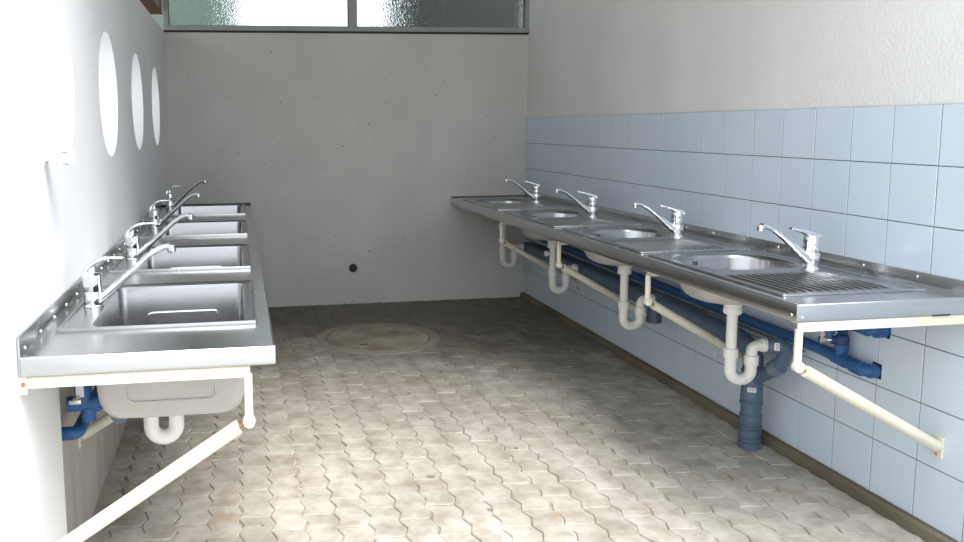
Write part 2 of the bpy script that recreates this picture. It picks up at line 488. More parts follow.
# ---- left wall with four round openings; its lower part steps back behind the pipes
def left_wall():
    bm = bmesh.new(); x0, x1 = XL-.20, XL
    zlo, zhi = .80, TOPL; cells = []
    cs = [(.139+i, 1.523) for i in range(4)]
    ys = [FRONT, -.361, .639, 1.639, 2.639, 3.639, YB]
    def quad(x, ya, yb_, za, zb): bm.faces.new([bm.verts.new((x, y, z)) for y, z in ((ya,za),(yb_,za),(yb_,zb),(ya,zb))])
    for x in (x0, x1):
        quad(x, ys[0], ys[1], zlo, zhi); quad(x, ys[5], ys[6], zlo, zhi)
        for i, (cy, cz) in enumerate(cs):
            a = hole_angles(cy, cz, ys[i+1], ys[i+2], zlo, zhi)
            inn = [bm.verts.new((x, cy+.25*math.cos(t), cz+.25*math.sin(t))) for t in a]
            out = [bm.verts.new((x, *ray_rect(cy, cz, t, ys[i+1], ys[i+2], zlo, zhi))) for t in a]
            n = len(a)
            for k in range(n): bm.faces.new((inn[k], out[k], out[(k+1)%n], inn[(k+1)%n]))
    for (cy, cz) in cs:
        n = 48
        for k in range(n):
            t0, t1 = 2*PI*k/n, 2*PI*(k+1)/n
            p = [(cy+.25*math.cos(t), cz+.25*math.sin(t)) for t in (t0, t1)]
            bm.faces.new([bm.verts.new(q) for q in ((x0,*p[0]),(x1,*p[0]),(x1,*p[1]),(x0,*p[1]))])
    # closing faces
    def face(*q): bm.faces.new([bm.verts.new(v) for v in q])
    face((x0,FRONT,zhi),(x1,FRONT,zhi),(x1,YB,zhi),(x0,YB,zhi))
    face((x0,FRONT,zlo),(x1,FRONT,zlo),(x1,YB,zlo),(x0,YB,zlo))
    face((x0,FRONT,zlo),(x1,FRONT,zlo),(x1,FRONT,zhi),(x0,FRONT,zhi))
    face((x0,YB,zlo),(x1,YB,zlo),(x1,YB,zhi),(x0,YB,zhi))
    # full-thickness pier under the wall nearest the front
    box(bm, x0, x1, FRONT, -.055, -.03, .80)
    o = finish('wall_left', bm, M['left_wall'])
    structure(o)
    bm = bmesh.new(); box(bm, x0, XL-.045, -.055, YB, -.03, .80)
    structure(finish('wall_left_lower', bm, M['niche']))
left_wall()
# unseen roof; front edge and left overhang set by the daylight wanted inside
bm = bmesh.new(); box(bm, -4.1, .35, .05, YB+.6, ZC, ZC+.12)
structure(finish('ceiling', bm, M['ceiling']))
# backdrop slabs added outside to darken parts of the frosted strip window
bm = bmesh.new(); box(bm, -.86, 3.0, YB+1.3, YB+1.5, -.03, 4.6, .01)
structure(finish('backdrop_dark', bm, M['outer_dark']))
bm = bmesh.new(); box(bm, -6.0, -2.24, YB+1.3, YB+1.5, -.03, 4.6, .01)
structure(finish('backdrop_green', bm, M['outer_green']))

# timber beam over the left wall
bm = bmesh.new(); box(bm, -2.93, -2.79, .1, YB+.15, 2.225, 2.40, .004)
tag(finish('timber_beam', bm, M['wood']), 'red-brown timber beam above the top of the left wall', 'beam')

# ================================================================== MANHOLE AND SMALL FITTINGS
mh = thing('manhole_cover', 'round worn concrete manhole cover set into the paving', 'manhole cover', (MH[0], MH[1], 0))
bm = bmesh.new(); lathe(bm, [(0,-.03),(.335,-.03),(.335,-.002),(.331,.004),(.28,.006),(0,.0075)], seg=72)
finish('lid', bm, M['manhole'], mh, 30)
bm = bmesh.new()
lathe(bm, [(.341,-.03),(.341,.001),(.344,.0042),(.405,.0042),(.409,.001),(.409,-.03)], seg=72, cap=False)
finish('frame_ring', bm, M['manhole_ring'], mh, 30)
for sx, sy in ((-.12,-.17), (.13,.10)):
    bm = bmesh.new(); box(bm, sx-.028, sx+.028, sy-.010, sy+.010, .004, .0085, .003); box(bm, sx-.02, sx+.02, sy-.004, sy+.004, .0082, .0092)
    finish('lifting_slot', bm, M['dark'], mh)
# outlet in the back wall
wp = thing('wall_outlet', 'small dark round pipe outlet low in the back wall', 'pipe outlet', (-1.401, YB, .287))
bm = bmesh.new(); lathe(bm, [(.024,0),(.031,.001),(.031,.02),(.027,.023),(.024,.02)], ax((0,0,0),(0,-1,0)), 28, cap=False)
finish('sleeve', bm, plain('dark green plastic', (.02,.045,.035), .4), wp, 30)
bm = bmesh.new(); lathe(bm, [(0,0),(.0245,0),(.0245,.008),(0,.006)], ax((0,0,0),(0,-1,0)), 28)
finish('plug', bm, M['rubber'], wp, 30)
# little white holder on the left wall
hd = thing('wall_holder', 'small white plastic holder on the white wall below the nearest round opening', 'holder', (XL, -.075, 1.31))
bm = bmesh.new()
loops = []
for i in range(9):
    t = i/8; x = .004 + .078*t; h = .017 if t > .35 else .017*(1-(1-t/.35)**2*.35)
    loops.append([(x, y*1.0, z*(1 if z > 0 else (.55+.45*min(1,t*2)))) for y, z in rrect(0, 0, .026*(.75+.25*min(1,t*2)), h, .010, 5)])
loft(bm, loops, cap0=True, cap1=True)
finish('cup', bm, M['white_plastic'], hd, 40)
bm = bmesh.new(); box(bm, 0, .004, -.024, .024, -.017, .017, .0015); finish('back_plate', bm, M['white_plastic'], hd, 30)
bm = bmesh.new(); tube(bm, [(.03,0,-.015),(.034,-.004,-.035),(.044,-.006,-.075)], .003, 8, .01); finish('hanging_rod', bm, M['white_plastic'], hd, 40)
for z in (.0172,-.0172):
    bm = bmesh.new(); box(bm, .05,.064,-.027,-.012,z-.0012,z+.0012); finish('vent_slot', bm, M['pvc_grey'], hd)

# ================================================================== RIGHT SIDE
# --- worktop: folded steel sheet with round cut-outs under the sinks (cut-outs hidden by the sinks)
R_units = [-.068, .877, 1.86, 2.86]           # near edge of every sink
ULEN, UX0, UX1 = .885, -.585, -.075
BOWL = (-.335, .655)                           # bowl centre (x, y offset)
def sheet_with_holes(bm, x0, x1, y0, y1, z, holes, cuts):
    """flat sheet split in cells along y; every hole = (cx, cy, [loop points fn])"""
    def quad(a, b): 
        if b-a > 1e-4: bm.faces.new([bm.verts.new(p) for p in ((x0,a,z),(x1,a,z),(x1,b,z),(x0,b,z))])
    y = y0
    for (cx, cy, fn, ya, yb_) in holes:
        quad(y, ya)
        a = hole_angles(cx, cy, x0, x1, ya, yb_, 64)
        inn = [bm.verts.new((*fn(t), z)) for t in a]; out = [bm.verts.new((*ray_rect(cx, cy, t, x0, x1, ya, yb_), z)) for t in a]
        n = len(a)
        for k in range(n): bm.faces.new((inn[k], out[k], out[(k+1)%n], inn[(k+1)%n]))
        y = yb_
    quad(y, y1)
def circ(cx, cy, r): return lambda t: (cx+r*math.cos(t), cy+r*math.sin(t))
def sqround(cx, cy, hx, hy, r):
    def fn(t):
        dx, dy = math.cos(t), math.sin(t); lo, hi = 0, 2
        for _ in range(40):
            m_ = (lo+hi)/2; x, y = abs(dx*m_), abs(dy*m_)
            qx, qy = max(x-(hx-r),0), max(y-(hy-r),0)
            inside = x <= hx and y <= hy and math.hypot(qx,qy) <= r
            if inside: lo = m_
            else: hi = m_
        return cx+dx*lo, cy+dy*lo
    return fn
wr = thing('steel_worktop', 'long stainless steel worktop along the tiled right wall', 'worktop', (0,0,0)); wr.rotation_euler = (-SLOPE,0,0)
yn, yf, xf = -.19, YB-.004, -.622
bm = bmesh.new()
holes = [(BOWL[0], u+BOWL[1], sqround(BOWL[0], u+BOWL[1], .209, .189, .15), u+BOWL[1]-.23, u+BOWL[1]+.22) for u in R_units]
b2 = bmesh.new(); sheet_with_holes(b2, xf+.006, -.012, yn+.006, yf, ZR, holes, None); merge(bm, b2)
finish('top_sheet', bm, M['steel_y'], wr)
def edge_strip(bm, path, prof, closed=False):
    """sweep prof [(out, z)] along an xy path with outward normals"""
    n = len(path); rows = []
    for i, p in enumerate(path):
        a = Vector(path[i-1]) if i else None; b = Vector(path[i+1]) if i < n-1 else None; q = Vector(p)
        ns = []
        if a is not None: d = (q-a).normalized(); ns.append(Vector((d.y,-d.x)))
        if b is not None: d = (b-q).normalized(); ns.append(Vector((d.y,-d.x)))
        nn = sum(ns, Vector((0,0))); nn = nn/len(ns); nn = nn/nn.length_squared
        rows.append([bm.verts.new((q.x+nn.x*o, q.y+nn.y*o, z)) for o, z in prof])
    for a, b in zip(rows, rows[1:]):
        for k in range(len(prof)-1): bm.faces.new((a[k], b[k], b[k+1], a[k+1]))
bm = bmesh.new()
prof = [(-.006, ZR), (-.002, ZR-.0004), (0, ZR-.003), (0, ZR-.050), (-.002, ZR-.054), (-.012, ZR-.055), (-.012, ZR-.052), (-.004, ZR-.050), (-.0035, ZR-.004)]
edge_strip(bm, [(xf, yf), (xf, yn), (-.012, yn)], prof)
finish('front_fascia', bm, M['steel_y'], wr, 50)
bm = bmesh.new()
box(bm, -.015, -.0085, yn, yf, ZR-.05, ZR+.042, .001)
finish('backsplash', bm, M['steel_y'], wr, 40)
bm = bmesh.new(); box(bm, xf+.01, -.0155, YB-.012, YB-.006, ZR+.0005, ZR+.007, .001)
finish('dark_end_strip', bm, M['rubber'], wr, 40)  # thin black strip along the far edge of the sheet
bm = bmesh.new()
for f_ in (0,1,2):
    pass
bm.free()
def screw(parent, p, d, r=.0055):
    bm = bmesh.new(); p = Vector(p); lathe(bm, [(r,0),(r,.001),(r*.8,.0028),(0,.0034)], ax(p, p+Vector(d)), 14); return finish('screw', bm, M['chrome'], parent, 40)
y = .04
while y < 3.8:
    screw(wr, (-.015, y, ZR+.024), (-1,0,0)); y += .245
screw(wr, (xf-.0002, -.165, ZR-.036), (-1,0,0), .006); screw(wr, (xf+.02, yn-.0002, ZR-.040), (0,-1,0), .005)
bm = bmesh.new(); box(bm, -.16, -.10, yn-.0008, yn+.004, ZR-.055, ZR-.051); finish('fixing_slot', bm, M['dark'], wr)

# --- sink with round bowl and ribbed drainboard
def make_sink_r():
    t = thing('round_bowl_sink', '', 'sink', (0,0,ZR), 'round-bowl sinks in the right worktop')
    bm = bmesh.new()
    z0 = .0045; r = .022
    cx, cy = (UX0+UX1)/2, ULEN/2; hx, hy = (UX1-UX0)/2, ULEN/2
    # raised border
    L = []
    for ins, z in ((0,.0004),(0,.004),(.0012,.0066),(.0045,.0072),(.010,.0062),(.016,z0)):
        L.append([(x, y, z) for x, y in rrect(cx, cy, hx-ins, hy-ins, max(.004, .008-ins*.3), 5)])
    loft(bm, L)
    finish('rim', bm, M['steel'], t, 40)
    # deck with bowl opening; the corrugated field is part of the drainboard
    bx, by = BOWL; R = .187
    bm = bmesh.new(); x0, x1, y0, y1 = UX0+.0155, UX1-.0155, .0155, ULEN-.0155
    ya = .43
    def q(*p): bm.faces.new([bm.verts.new(v) for v in p])
    dx0, dx1, dy0, dy1 = UX0+.026, UX1-.100, .026, .385
    q((x0,y0,z0),(x1,y0,z0),(x1,dy0,z0),(x0,dy0,z0)); q((x0,dy0,z0),(dx0,dy0,z0),(dx0,dy1,z0),(x0,dy1,z0)); q((dx1,dy0,z0),(x1,dy0,z0),(x1,dy1,z0),(dx1,dy1,z0)); q((x0,dy1,z0),(x1,dy1,z0),(x1,ya,z0),(x0,ya,z0))
    HX, HY, RC = .205, .185, .148
    a = hole_angles(bx, by, x0, x1, ya, y1, 64); n = len(a)
    def shp(ins, z):
        f_ = sqround(bx, by, HX-ins, HY-ins, max(.03, min(RC-ins*.8, HX-ins-.001, HY-ins-.001))); return [(*f_(s_), z) for s_ in a]
    rings = [[(*ray_rect(bx, by, s_, x0, x1, ya, y1), z0) for s_ in a], shp(-.012, z0)]
    loft(bm, rings)
    finish('deck', bm, M['steel'], t, 40)
    bm = bmesh.new()
    loft(bm, [shp(-.012,z0), shp(-.006,z0-.0008), shp(-.001,z0-.0035), shp(.004,z0-.009), shp(.008,z0-.020), shp(.014,-.080), shp(.020,-.105), shp(.032,-.126), shp(.052,-.139), shp(.085,-.146), shp(.13,-.150), shp(.145,-.153)], cap1=True)
    loft(bm, [shp(-.001,-.004), shp(.002,-.010), shp(.005,-.020), shp(.011,-.080), shp(.017,-.107), shp(.029,-.1285), shp(.049,-.142), shp(.083,-.149), shp(.13,-.153), shp(.145,-.156)], cap1=True, mi=1)
    bowl = finish('bowl', bm, [M['steel'], M['coat']], t, 40)
    bm = bmesh.new(); lathe(bm, [(.042,-.1505),(.040,-.1475),(.030,-.1485),(.0,-.1495)], Matrix.Translation((bx,by,0)), 32, cap=False)
    finish('strainer', bm, M['chrome'], bowl, 30)
    # overflow slots on the far left of the bowl wall
    for k in (-1.2,-.4,.4,1.2):
        p = Vector((bx-.075+k*.013, by+HY-.0102, -.030)); d = Vector((0,-1,0.05))
        bm = bmesh.new(); b2 = bmesh.new(); box(b2, -.0032,.0032,-.0075,.0075,-.0015,.0016,.0008); merge(bm, b2, 0, ax(p, p+d))
        finish('overflow_slot', bm, M['dark'], bowl)
    # corrugated drainboard
    bm = bmesh.new(); nr = 13; pitch = (dx1-dx0)/nr; nx = nr*12; nyy = 26
    grid = []
    for j in range(nyy+1):
        v = j/nyy; y = dy0+(dy1-dy0)*v; row = []
        env = min(1, min(v, 1-v)/.09)
        for i in range(nx+1):
            x = dx0+(dx1-dx0)*i/nx; ph = (i/12) % 1
            h = (.0022-.0075*(1/(1+math.exp((abs(ph-.5)-.26)*34))))*env*(1 if 0<i<nx else 0)
            row.append(bm.verts.new((x, y, z0+h)))
        grid.append(row)
    for j in range(nyy):
        for i in range(nx): bm.faces.new((grid[j][i], grid[j][i+1], grid[j+1][i+1], grid[j+1][i]))
    finish('drainboard', bm, M['steel'], t, 80)
    return t
sink_labels = ['round-bowl steel sink in the right worktop, the nearest one to the open end',
               'second nearest round-bowl steel sink in the right worktop',
               'round-bowl steel sink in the right worktop, next to the farthest one',
               'farthest round-bowl steel sink, in the back corner of the right worktop']
s0 = make_sink_r()
for i, u in enumerate(R_units):
    s = s0 if i == 0 else dup(s0, (0,u,ZR)); s.location = (0,u,zr(u)+.0002); s.rotation_euler = (-SLOPE,0,0); s['label'] = sink_labels[i]

# --- mixer tap with long spout
def make_tap(kind):
    """built pointing along -x; kind: spout details"""
    t = thing('mixer_tap', '', 'tap', (0,0,0), 'mixer taps on the right worktop' if kind == 'r' else 'mixer taps on the left worktop')
    if kind == 'r':
        prof = [(.0305,0),(.0310,.002),(.0300,.006),(.0268,.009),(.0262,.012),(.0262,.030),(.0280,.033),(.0290,.036),(.0290,.062),(.0280,.064),(.0280,.066),(.0292,.068),(.0295,.085),(.0285,.094),(.0230,.097)]
        pts = [(-.012,0,.036),(-.055,0,.068),(-.11,0,.116),(-.165,0,.156),(-.195,0,.169),(-.216,0,.170)]; rad = [.0230,.0200,.0165,.0142,.0130,.0126]
    else:
        prof = [(.0285,0),(.0290,.002),(.0280,.005),(.0262,.007),(.0262,.044),(.0256,.046),(.0262,.048),(.0262,.086),(.0250,.090),(.0200,.092)]
        pts = [(-.012,0,.016),(-.045,0,.040),(-.11,0,.097),(-.165,0,.146),(-.195,0,.166),(-.224,0,.171)]; rad = [.0180,.0150,.0122,.0112,.0108,.0106]
    bm = bmesh.new(); lathe(bm, prof, None, 32)
    finish('body', bm, M['chrome'], t, 35)
    bm = bmesh.new(); P = fillet(pts, .09, 4)
    tube(bm, P, .011, 16, 0, True, 0, .80, radii=rad)
    sp = finish('spout', bm, M['chrome'], t, 40)
    bm = bmesh.new(); e = pts[-1]; lathe(bm, [(.0095,.006),(.0125,.004),(.0125,-.013),(.0110,-.017),(.0,-.016)], Matrix.Translation((e[0]-.002,0,e[2]-.002)) @ Matrix.Rotation(math.radians(8),4,'Y'), 20)
    finish('aerator', bm, M['chrome'], sp, 35)
    lev = []; bm = bmesh.new()
    if kind == 'r':
        lathe(bm, [(.0288,.0925),(.0298,.098),(.0298,.112),(.0285,.122),(.0240,.131),(.014,.136),(0,.137)], None, 32)
        for i in range(12):
            s = i/11; x = .018 - .112*s; z = .124 + .020*math.sin(s*PI*.60) + .014*s*s; w = .021*(1-s)**.8 + .0080; h = .0125*(1-s)**1.3 + .0032
            lev.append([(x, yy, z+zz) for yy, zz in rrect(0,0,w,h,min(w,h)*.85,4)])
    else:
        # open strap lever: climbs off the back of the body and arches forward
        path = fillet([(.018,0,.088),(.016,0,.112),(-.020,0,.137),(-.050,0,.141),(-.090,0,.140)], .05, 5)
        for i, q in enumerate(path):
            s = i/(len(path)-1); a_ = path[max(i-1,0)]; b_ = path[min(i+1,len(path)-1)]; tv = (b_-a_).normalized(); nv = Vector((-tv.z,0,tv.x)); w = .0225*(1-s)+.0085*s; h = .0100*(1-s)+.0035*s
            lev.append([tuple(q + Vector((0,yy,0)) + nv*zz) for yy, zz in rrect(0,0,w,h,min(w,h)*.85,4)])
        lathe(bm, [(.0262,.0885),(.0262,.094),(.020,.098),(.0095,.099),(.0090,.128),(0,.129)], None, 28)
    loft(bm, lev, cap0=True, cap1=True)
    finish('lever', bm, M['chrome'], t, 40)
    if kind == 'r':
        bm = bmesh.new(); lathe(bm, [(.0036,0),(.0036,.001),(0,.0012)], ax((-.0298,0,.106),(-1,0,.106)), 12); finish('temperature_dot', bm, M['blue'], t, 40)
    return t
tap_r = [(-.186,.345),(-.192,1.287),(-.205,2.235),(-.172,3.27)]
tl = ['chrome mixer tap on the nearest sink of the right worktop','chrome mixer tap on the second nearest sink of the right worktop',
      'chrome mixer tap on the third sink of the right worktop, counted from the front','chrome mixer tap on the farthest sink of the right worktop, near the back wall']
rz_r = [math.radians(4), math.radians(0), math.radians(-2), math.radians(-2)]
t0 = make_tap('r')
for i, (x, y) in enumerate(tap_r):
    t = t0 if i == 0 else dup(t0, (0,0,0)); t.location = (x, y, zr(y)+.0048); t.rotation_euler = (0,0,rz_r[i]); t['label'] = tl[i]

# --- angle bracket with diagonal tube down to the wall
def make_bracket(side, skew=.09):
    """local: wall at x=0, room towards -x; top of the arm at z=0"""
    t = thing('worktop_bracket', '', 'bracket', (0,0,0), 'cream steel brackets under the %s worktop' % side)
    bm = bmesh.new()
    box(bm, -.612, -.010, -.003, .003, -.030, 0, .0012); box(bm, -.612, -.010, -.003, .030, -.0045, -.0005, .001)
    arm = finish('arm', bm, M['cream'], t, 40)
    bm = bmesh.new(); box(bm, -.028, -.0085, -.010, .034, -.042, .0, .002); finish('wall_tab', bm, M['cream'], arm, 40)
    bm = bmesh.new(); lathe(bm, [(.006,0),(.006,.002),(.0,.0028)], ax((-.020,-.0095,-.017),(-.020,-1,-.017)), 10); finish('bolt', bm, M['rust'], arm, 40)
    bm = bmesh.new(); tube(bm, [(-.606,0,-.022),(-.606,0,-.135)], .0118, 16); lathe(bm, [(.0118,-.014),(.0165,-.011),(.0175,0),(.0165,.010),(.0125,.014)], ax((-.606,-.004,-.137),(-.606,1,-.137)) , 18)
    drop = finish('upright', bm, M['cream'], t, 40)
    bm = bmesh.new(); tube(bm, [(-.600,0,-.139),(-.565,0,-.160)], .0055, 10); finish('joint_bolt', bm, M['rust'], drop, 40)
    a = Vector((-.578,0,-.152)); b = Vector((-.020,skew*.97,-.462))
    bm = bmesh.new(); tube(bm, [a, b], .0185, 22, cap=True); finish('diagonal_strut', bm, M['cream'], t, 40)
    bm = bmesh.new(); box(bm, -.016, -.0085, skew-.020, skew+.020, -.503, -.430, .0018); fp = finish('foot_plate', bm, M['cream'], t, 40)
    bm = bmesh.new(); lathe(bm, [(.006,0),(.006,.002),(.0,.0035)], ax((-.0158,skew,-.491),(-1,skew,-.491)), 10); finish('bolt', bm, M['brass'], fp, 40)
    return t
br_y = [-.178, .805, 1.79, 2.78]
bl = ['cream steel bracket at the open near end of the right worktop','cream steel bracket under the right worktop between the two nearest drain traps',
      'cream steel bracket under the right worktop between second and third drain traps','farthest cream steel bracket under the right worktop, beside the last drain trap']
b0 = make_bracket('right')
for i, y in enumerate(br_y):
    b = b0 if i == 0 else dup(b0, (0,0,0)); b.location = (0, y, zr(y)-.0558); b['label'] = bl[i]
    if i: b.scale = (.965,1,1)

# --- drain traps
WY = [.55, 1.46, 2.41, 3.35]      # bowl centres along y
def make_trap():
    """local origin: bowl outlet; runs down, U-bend, over towards the wall (+x)"""
    t = thing('drain_trap', '', 'drain trap', (0,0,0), 'white drain traps under the right worktop')
    bm = bmesh.new(); lathe(bm, [(.030,0),(.036,-.002),(.036,-.014),(.032,-.018),(.032,-.022),(.035,-.024),(.035,-.046),(.031,-.050),(.021,-.050)], None, 24)
    finish('outlet_nut', bm, M['pvc'], t, 35)
    bm = bmesh.new(); tube(bm, [(0,0,-.045),(0,0,-.215)], .0205, 20); finish('tailpiece', bm, M['pvc'], t, 35)
    bm = bmesh.new(); collar(bm, (0,0,-.190), (0,0,-.228), .028, 24); lathe(bm, [(.0285,0),(.0285,.003)], ax((0,0,-.200),(0,0,-1)), 24)
    finish('slip_nut', bm, M['pvc'], t, 35)
    bm = bmesh.new(); tube(bm, [(0,0,-.215),(0,0,-.322),(.088,-.004,-.322),(.088,-.004,-.245)], .0225, 20, .044, n=12); finish('u_bend', bm, M['pvc'], t, 35)
    bm = bmesh.new(); collar(bm, (.088,-.004,-.262), (.088,-.004,-.222), .0285, 24); finish('slip_nut', bm, M['pvc'], t, 35)
    bm = bmesh.new(); tube(bm, [(.088,-.004,-.235),(.088,-.004,-.185),(.150,-.004,-.185)], .0215, 20, .036, n=10); finish('outlet_elbow', bm, M['pvc'], t, 35)
    bm = bmesh.new(); collar(bm, (.128,-.004,-.185), (.160,-.004,-.185), .0265, 24); finish('end_nut', bm, M['pvc'], t, 35)
    return t
trl = ['white plastic drain trap under the nearest right-hand sink, joined to the blue stack','white plastic drain trap under the second nearest right-hand sink',
       'white plastic drain trap with a side spigot, third from the front on the right','farthest white plastic drain trap on the right, close to the back wall']
tr0 = make_trap()
for i, y in enumerate(WY):
    t = tr0 if i == 0 else dup(tr0, (0,0,0)); t.location = (BOWL[0], R_units[i]+BOWL[1], zr(R_units[i])-.1615); t['label'] = trl[i]
    if i == 2:
        bm = bmesh.new(); collar(bm, (-.015,0,-.085), (-.045,-.010,-.085), .013, 16); collar(bm, (-.042,-.009,-.085), (-.052,-.012,-.085), .017, 16)
        finish('side_spigot', bm, M['pvc'], t, 35)

# --- blue-grey waste main and stack
ws = thing('waste_stack', 'blue-grey plastic waste pipe running along the tiles and down into the floor', 'waste pipe', (-.125,.750,0))
def loc(*p): return (p[0]+.125, p[1]-.750, p[2])
sx, sy = -.125, .750
bm = bmesh.new(); tube(bm, [loc(sx,sy,-.02), loc(sx,sy,.40)], .041, 28); 
lathe(bm, [(.041,.20),(.044,.205),(.044,.235),(.043,.24),(.043,.30),(.041,.32)], None, 28, cap=False)
st = finish('vertical_pipe', bm, M['waste'], ws, 35)
bm = bmesh.new()
for za, zb, r in ((.0,.030,.0455),(.034,.046,.0465),(.055,.085,.0455),(.089,.101,.0465),(.108,.150,.0450)): collar(bm, (0,0,za), (0,0,zb), r, 28)
finish('socket', bm, M['waste'], ws, 35)
bm = bmesh.new(); collar(bm, (0,0,.192), (0,0,.206), .0465, 28); finish('socket', bm, M['waste'], ws, 35)
bm = bmesh.new(); collar(bm, (0,0,.325), (0,0,.345), .0455, 28); finish('socket', bm, M['waste'], ws, 35)
# elbow into main
bm = bmesh.new(); tube(bm, [loc(sx,sy,.34), loc(sx,sy,.425), loc(sx,sy+.11,.452), loc(sx-.005,sy+.26,.454)], .041, 28, .06); finish('main_elbow', bm, M['waste'], ws, 35)
bm = bmesh.new(); collar(bm, loc(sx-.001,sy+.15,.4525), loc(sx-.003,sy+.205,.4535), .0465, 28); finish('socket', bm, M['waste'], ws, 35)
bm = bmesh.new(); tube(bm, [loc(sx-.003,sy+.2,.4535), loc(-.120,2.2,.462), loc(-.120,3.50,.470)], .047, 24, .0); 
finish('main_pipe', bm, M['waste'], ws, 35)
# branch from the near trap
tp = (BOWL[0]+.155, R_units[0]+BOWL[1]-.004, zr(R_units[0])-.1615-.185)
bm = bmesh.new(); tube(bm, [loc(*tp), loc(tp[0]+.072,tp[1]-.030,tp[2]), loc(tp[0]+.070,tp[1]+.01,tp[2]-.095), loc(sx+.0,sy-.01,.30)], .027, 22, .032); br = finish('branch_pipe', bm, M['waste'], ws, 35)
bm = bmesh.new(); collar(bm, loc(*tp), loc(tp[0]+.045,tp[1]-.022,tp[2]), .0315, 22); finish('socket', bm, M['waste'], br, 35)
a = Vector(loc(tp[0]+.070,tp[1]+.012,tp[2]-.092)); b = Vector(loc(sx,sy-.01,.30)); d = (b-a).normalized()
bm = bmesh.new(); collar(bm, a, a+d*.05, .0335, 22); finish('socket', bm, plain('grey waste collar', (.17,.20,.24), .45), br, 35)
# other branches into the main
for i in (1,2,3):
    q = (BOWL[0]+.155, R_units[i]+BOWL[1]-.004, zr(R_units[i])-.1615-.185)
    bm = bmesh.new(); tube(bm, [loc(*q), loc(q[0]+.045,q[1],q[2]), loc(-.125,q[1]+.09,.475)], .027, 18, .03); bb = finish('branch_pipe', bm, M['waste'], ws, 35)
    bm = bmesh.new(); collar(bm, loc(*q), loc(q[0]+.04,q[1],q[2]), .0315, 18); finish('socket', bm, M['waste'], bb, 35)
# drop leg behind the second trap (slanting pipe)
bm = bmesh.new(); tube(bm, [loc(-.12,1.62,.455), loc(-.12,1.62,.36)], .036, 20, .0); finish('clean_out', bm, M['waste'], ws, 35)
bm = bmesh.new(); collar(bm, loc(-.12,1.62,.375), loc(-.12,1.62,.345), .040, 20); finish('clean_out_cap', bm, M['waste'], ws, 35)
# stickers on the stack and the near elbow
def sticker(parent, cen, d, up, w, h, lines):
    d = Vector(d).normalized(); up = Vector(up); r_ = up.cross(d).normalized(); up = d.cross(r_).normalized()
    m_ = Matrix((( r_.x, up.x, d.x, cen[0]),( r_.y, up.y, d.y, cen[1]),( r_.z, up.z, d.z, cen[2]),(0,0,0,1)))
    bm = bmesh.new(); b2 = bmesh.new(); box(b2, -w/2,w/2,-h/2,h/2,-.002,.0008,.0003,1); merge(bm, b2, 0, m_)
    o = finish('sticker', bm, [M['sticker'], M['ink']], parent)
    bm = bmesh.new()
    for (x0,x1,y0,y1) in lines:
        b2 = bmesh.new(); box(b2, x0*w,x1*w,y0*h,y1*h,.0007,.0011); merge(bm, b2, 0, m_)
    finish('sticker_print', bm, M['ink'], o)
lines = [(-.40,.40,.18,.32),(-.38,-.22,-.25,.05),(-.15,-.05,-.25,.05),(.02,.18,-.25,.05),(.25,.38,-.25,.05)]
dd = Vector((-.55,-.83,0)).normalized()
sticker(st, (dd.x*.0438, dd.y*.0438, .265), dd, (0,0,1), .034, .019, lines)
p = loc(tp[0]+.028,tp[1]-.014,tp[2]); sticker(br, (p[0]-.014, p[1]-.0285, p[2]+.003), (-.45,-.9,.12), (.9,-.45,0), .030, .018, lines)

# --- blue insulated water pipes with valves
def pipe_thing(label, loc_, pts, rad, bend, elbow=True):
    t = thing('water_pipe', label, 'pipe', loc_, 'blue insulated water pipes under the right worktop')
    bm = bmesh.new(); tube(bm, [Vector(p)-Vector(loc_) for p in pts], rad, 18, bend); finish('insulated_run', bm, M['blue'], t, 40)
    return t
p_lo = pipe_thing('blue insulated water pipe on the tiles, the lower of the two main runs', (-.075,.20,.50), [(.002,.203,.492),(-.050,.203,.492),(-.046,.45,.510),(-.045,3.85,.540)], .0215, .03)
p_hi = pipe_thing('blue insulated water pipe tucked close beneath the right worktop, the upper main run', (-.06,.175,.652), [(.002,.175,.648),(-.056,.175,.648),(-.062,.42,.664),(-.064,3.85,.69)], .020, .03)
def collar_on(t, a, b, r, name='sleeve', m='blue'):
    o0 = Vector(t.location); bm = bmesh.new(); collar(bm, Vector(a)-o0, Vector(b)-o0, r, 18); return finish(name, bm, M[m], t, 35)
collar_on(p_lo, (-.050,.222,.494),(-.049,.268,.4965), .0265); collar_on(p_lo, (-.048,.300,.500),(-.047,.37,.505), .026); collar_on(p_lo, (-.010,.203,.492),(-.040,.203,.492), .0255, 'elbow_cover', 'blue')
collar_on(p_hi, (-.057,.192,.650),(-.059,.255,.654), .0265); collar_on(p_hi, (-.010,.175,.648),(-.050,.175,.648), .0255, 'elbow_cover', 'blue')
# dark holes where the pipes enter the tiles
for t, p in ((p_lo,(-.0078,.203,.492)),(p_hi,(-.0078,.175,.648))):
    o0 = Vector(t.location); bm = bmesh.new(); v = Vector(p)-o0; box(bm, v.x-.0016, v.x+.004, v.y-.026, v.y+.018, v.z-.026, v.z+.030, .001); finish('wall_recess', bm, M['dark'], t)
# short stub just under the worktop
stub = thing('pipe_stub', 'short dark blue pipe stub entering the tiles directly under the near end of the worktop', 'pipe', (-.03,.16,.715))
bm = bmesh.new(); tube(bm, [(.028,0,0),(-.03,0,0),(-.032,.20,.003)], .018, 16, .022); finish('insulated_run', bm, M['blue_dark'], stub, 40)
bm = bmesh.new(); collar(bm, (.020,0,0), (-.012,0,0), .022, 16); finish('elbow_cover', bm, M['blue_dark'], stub, 40)
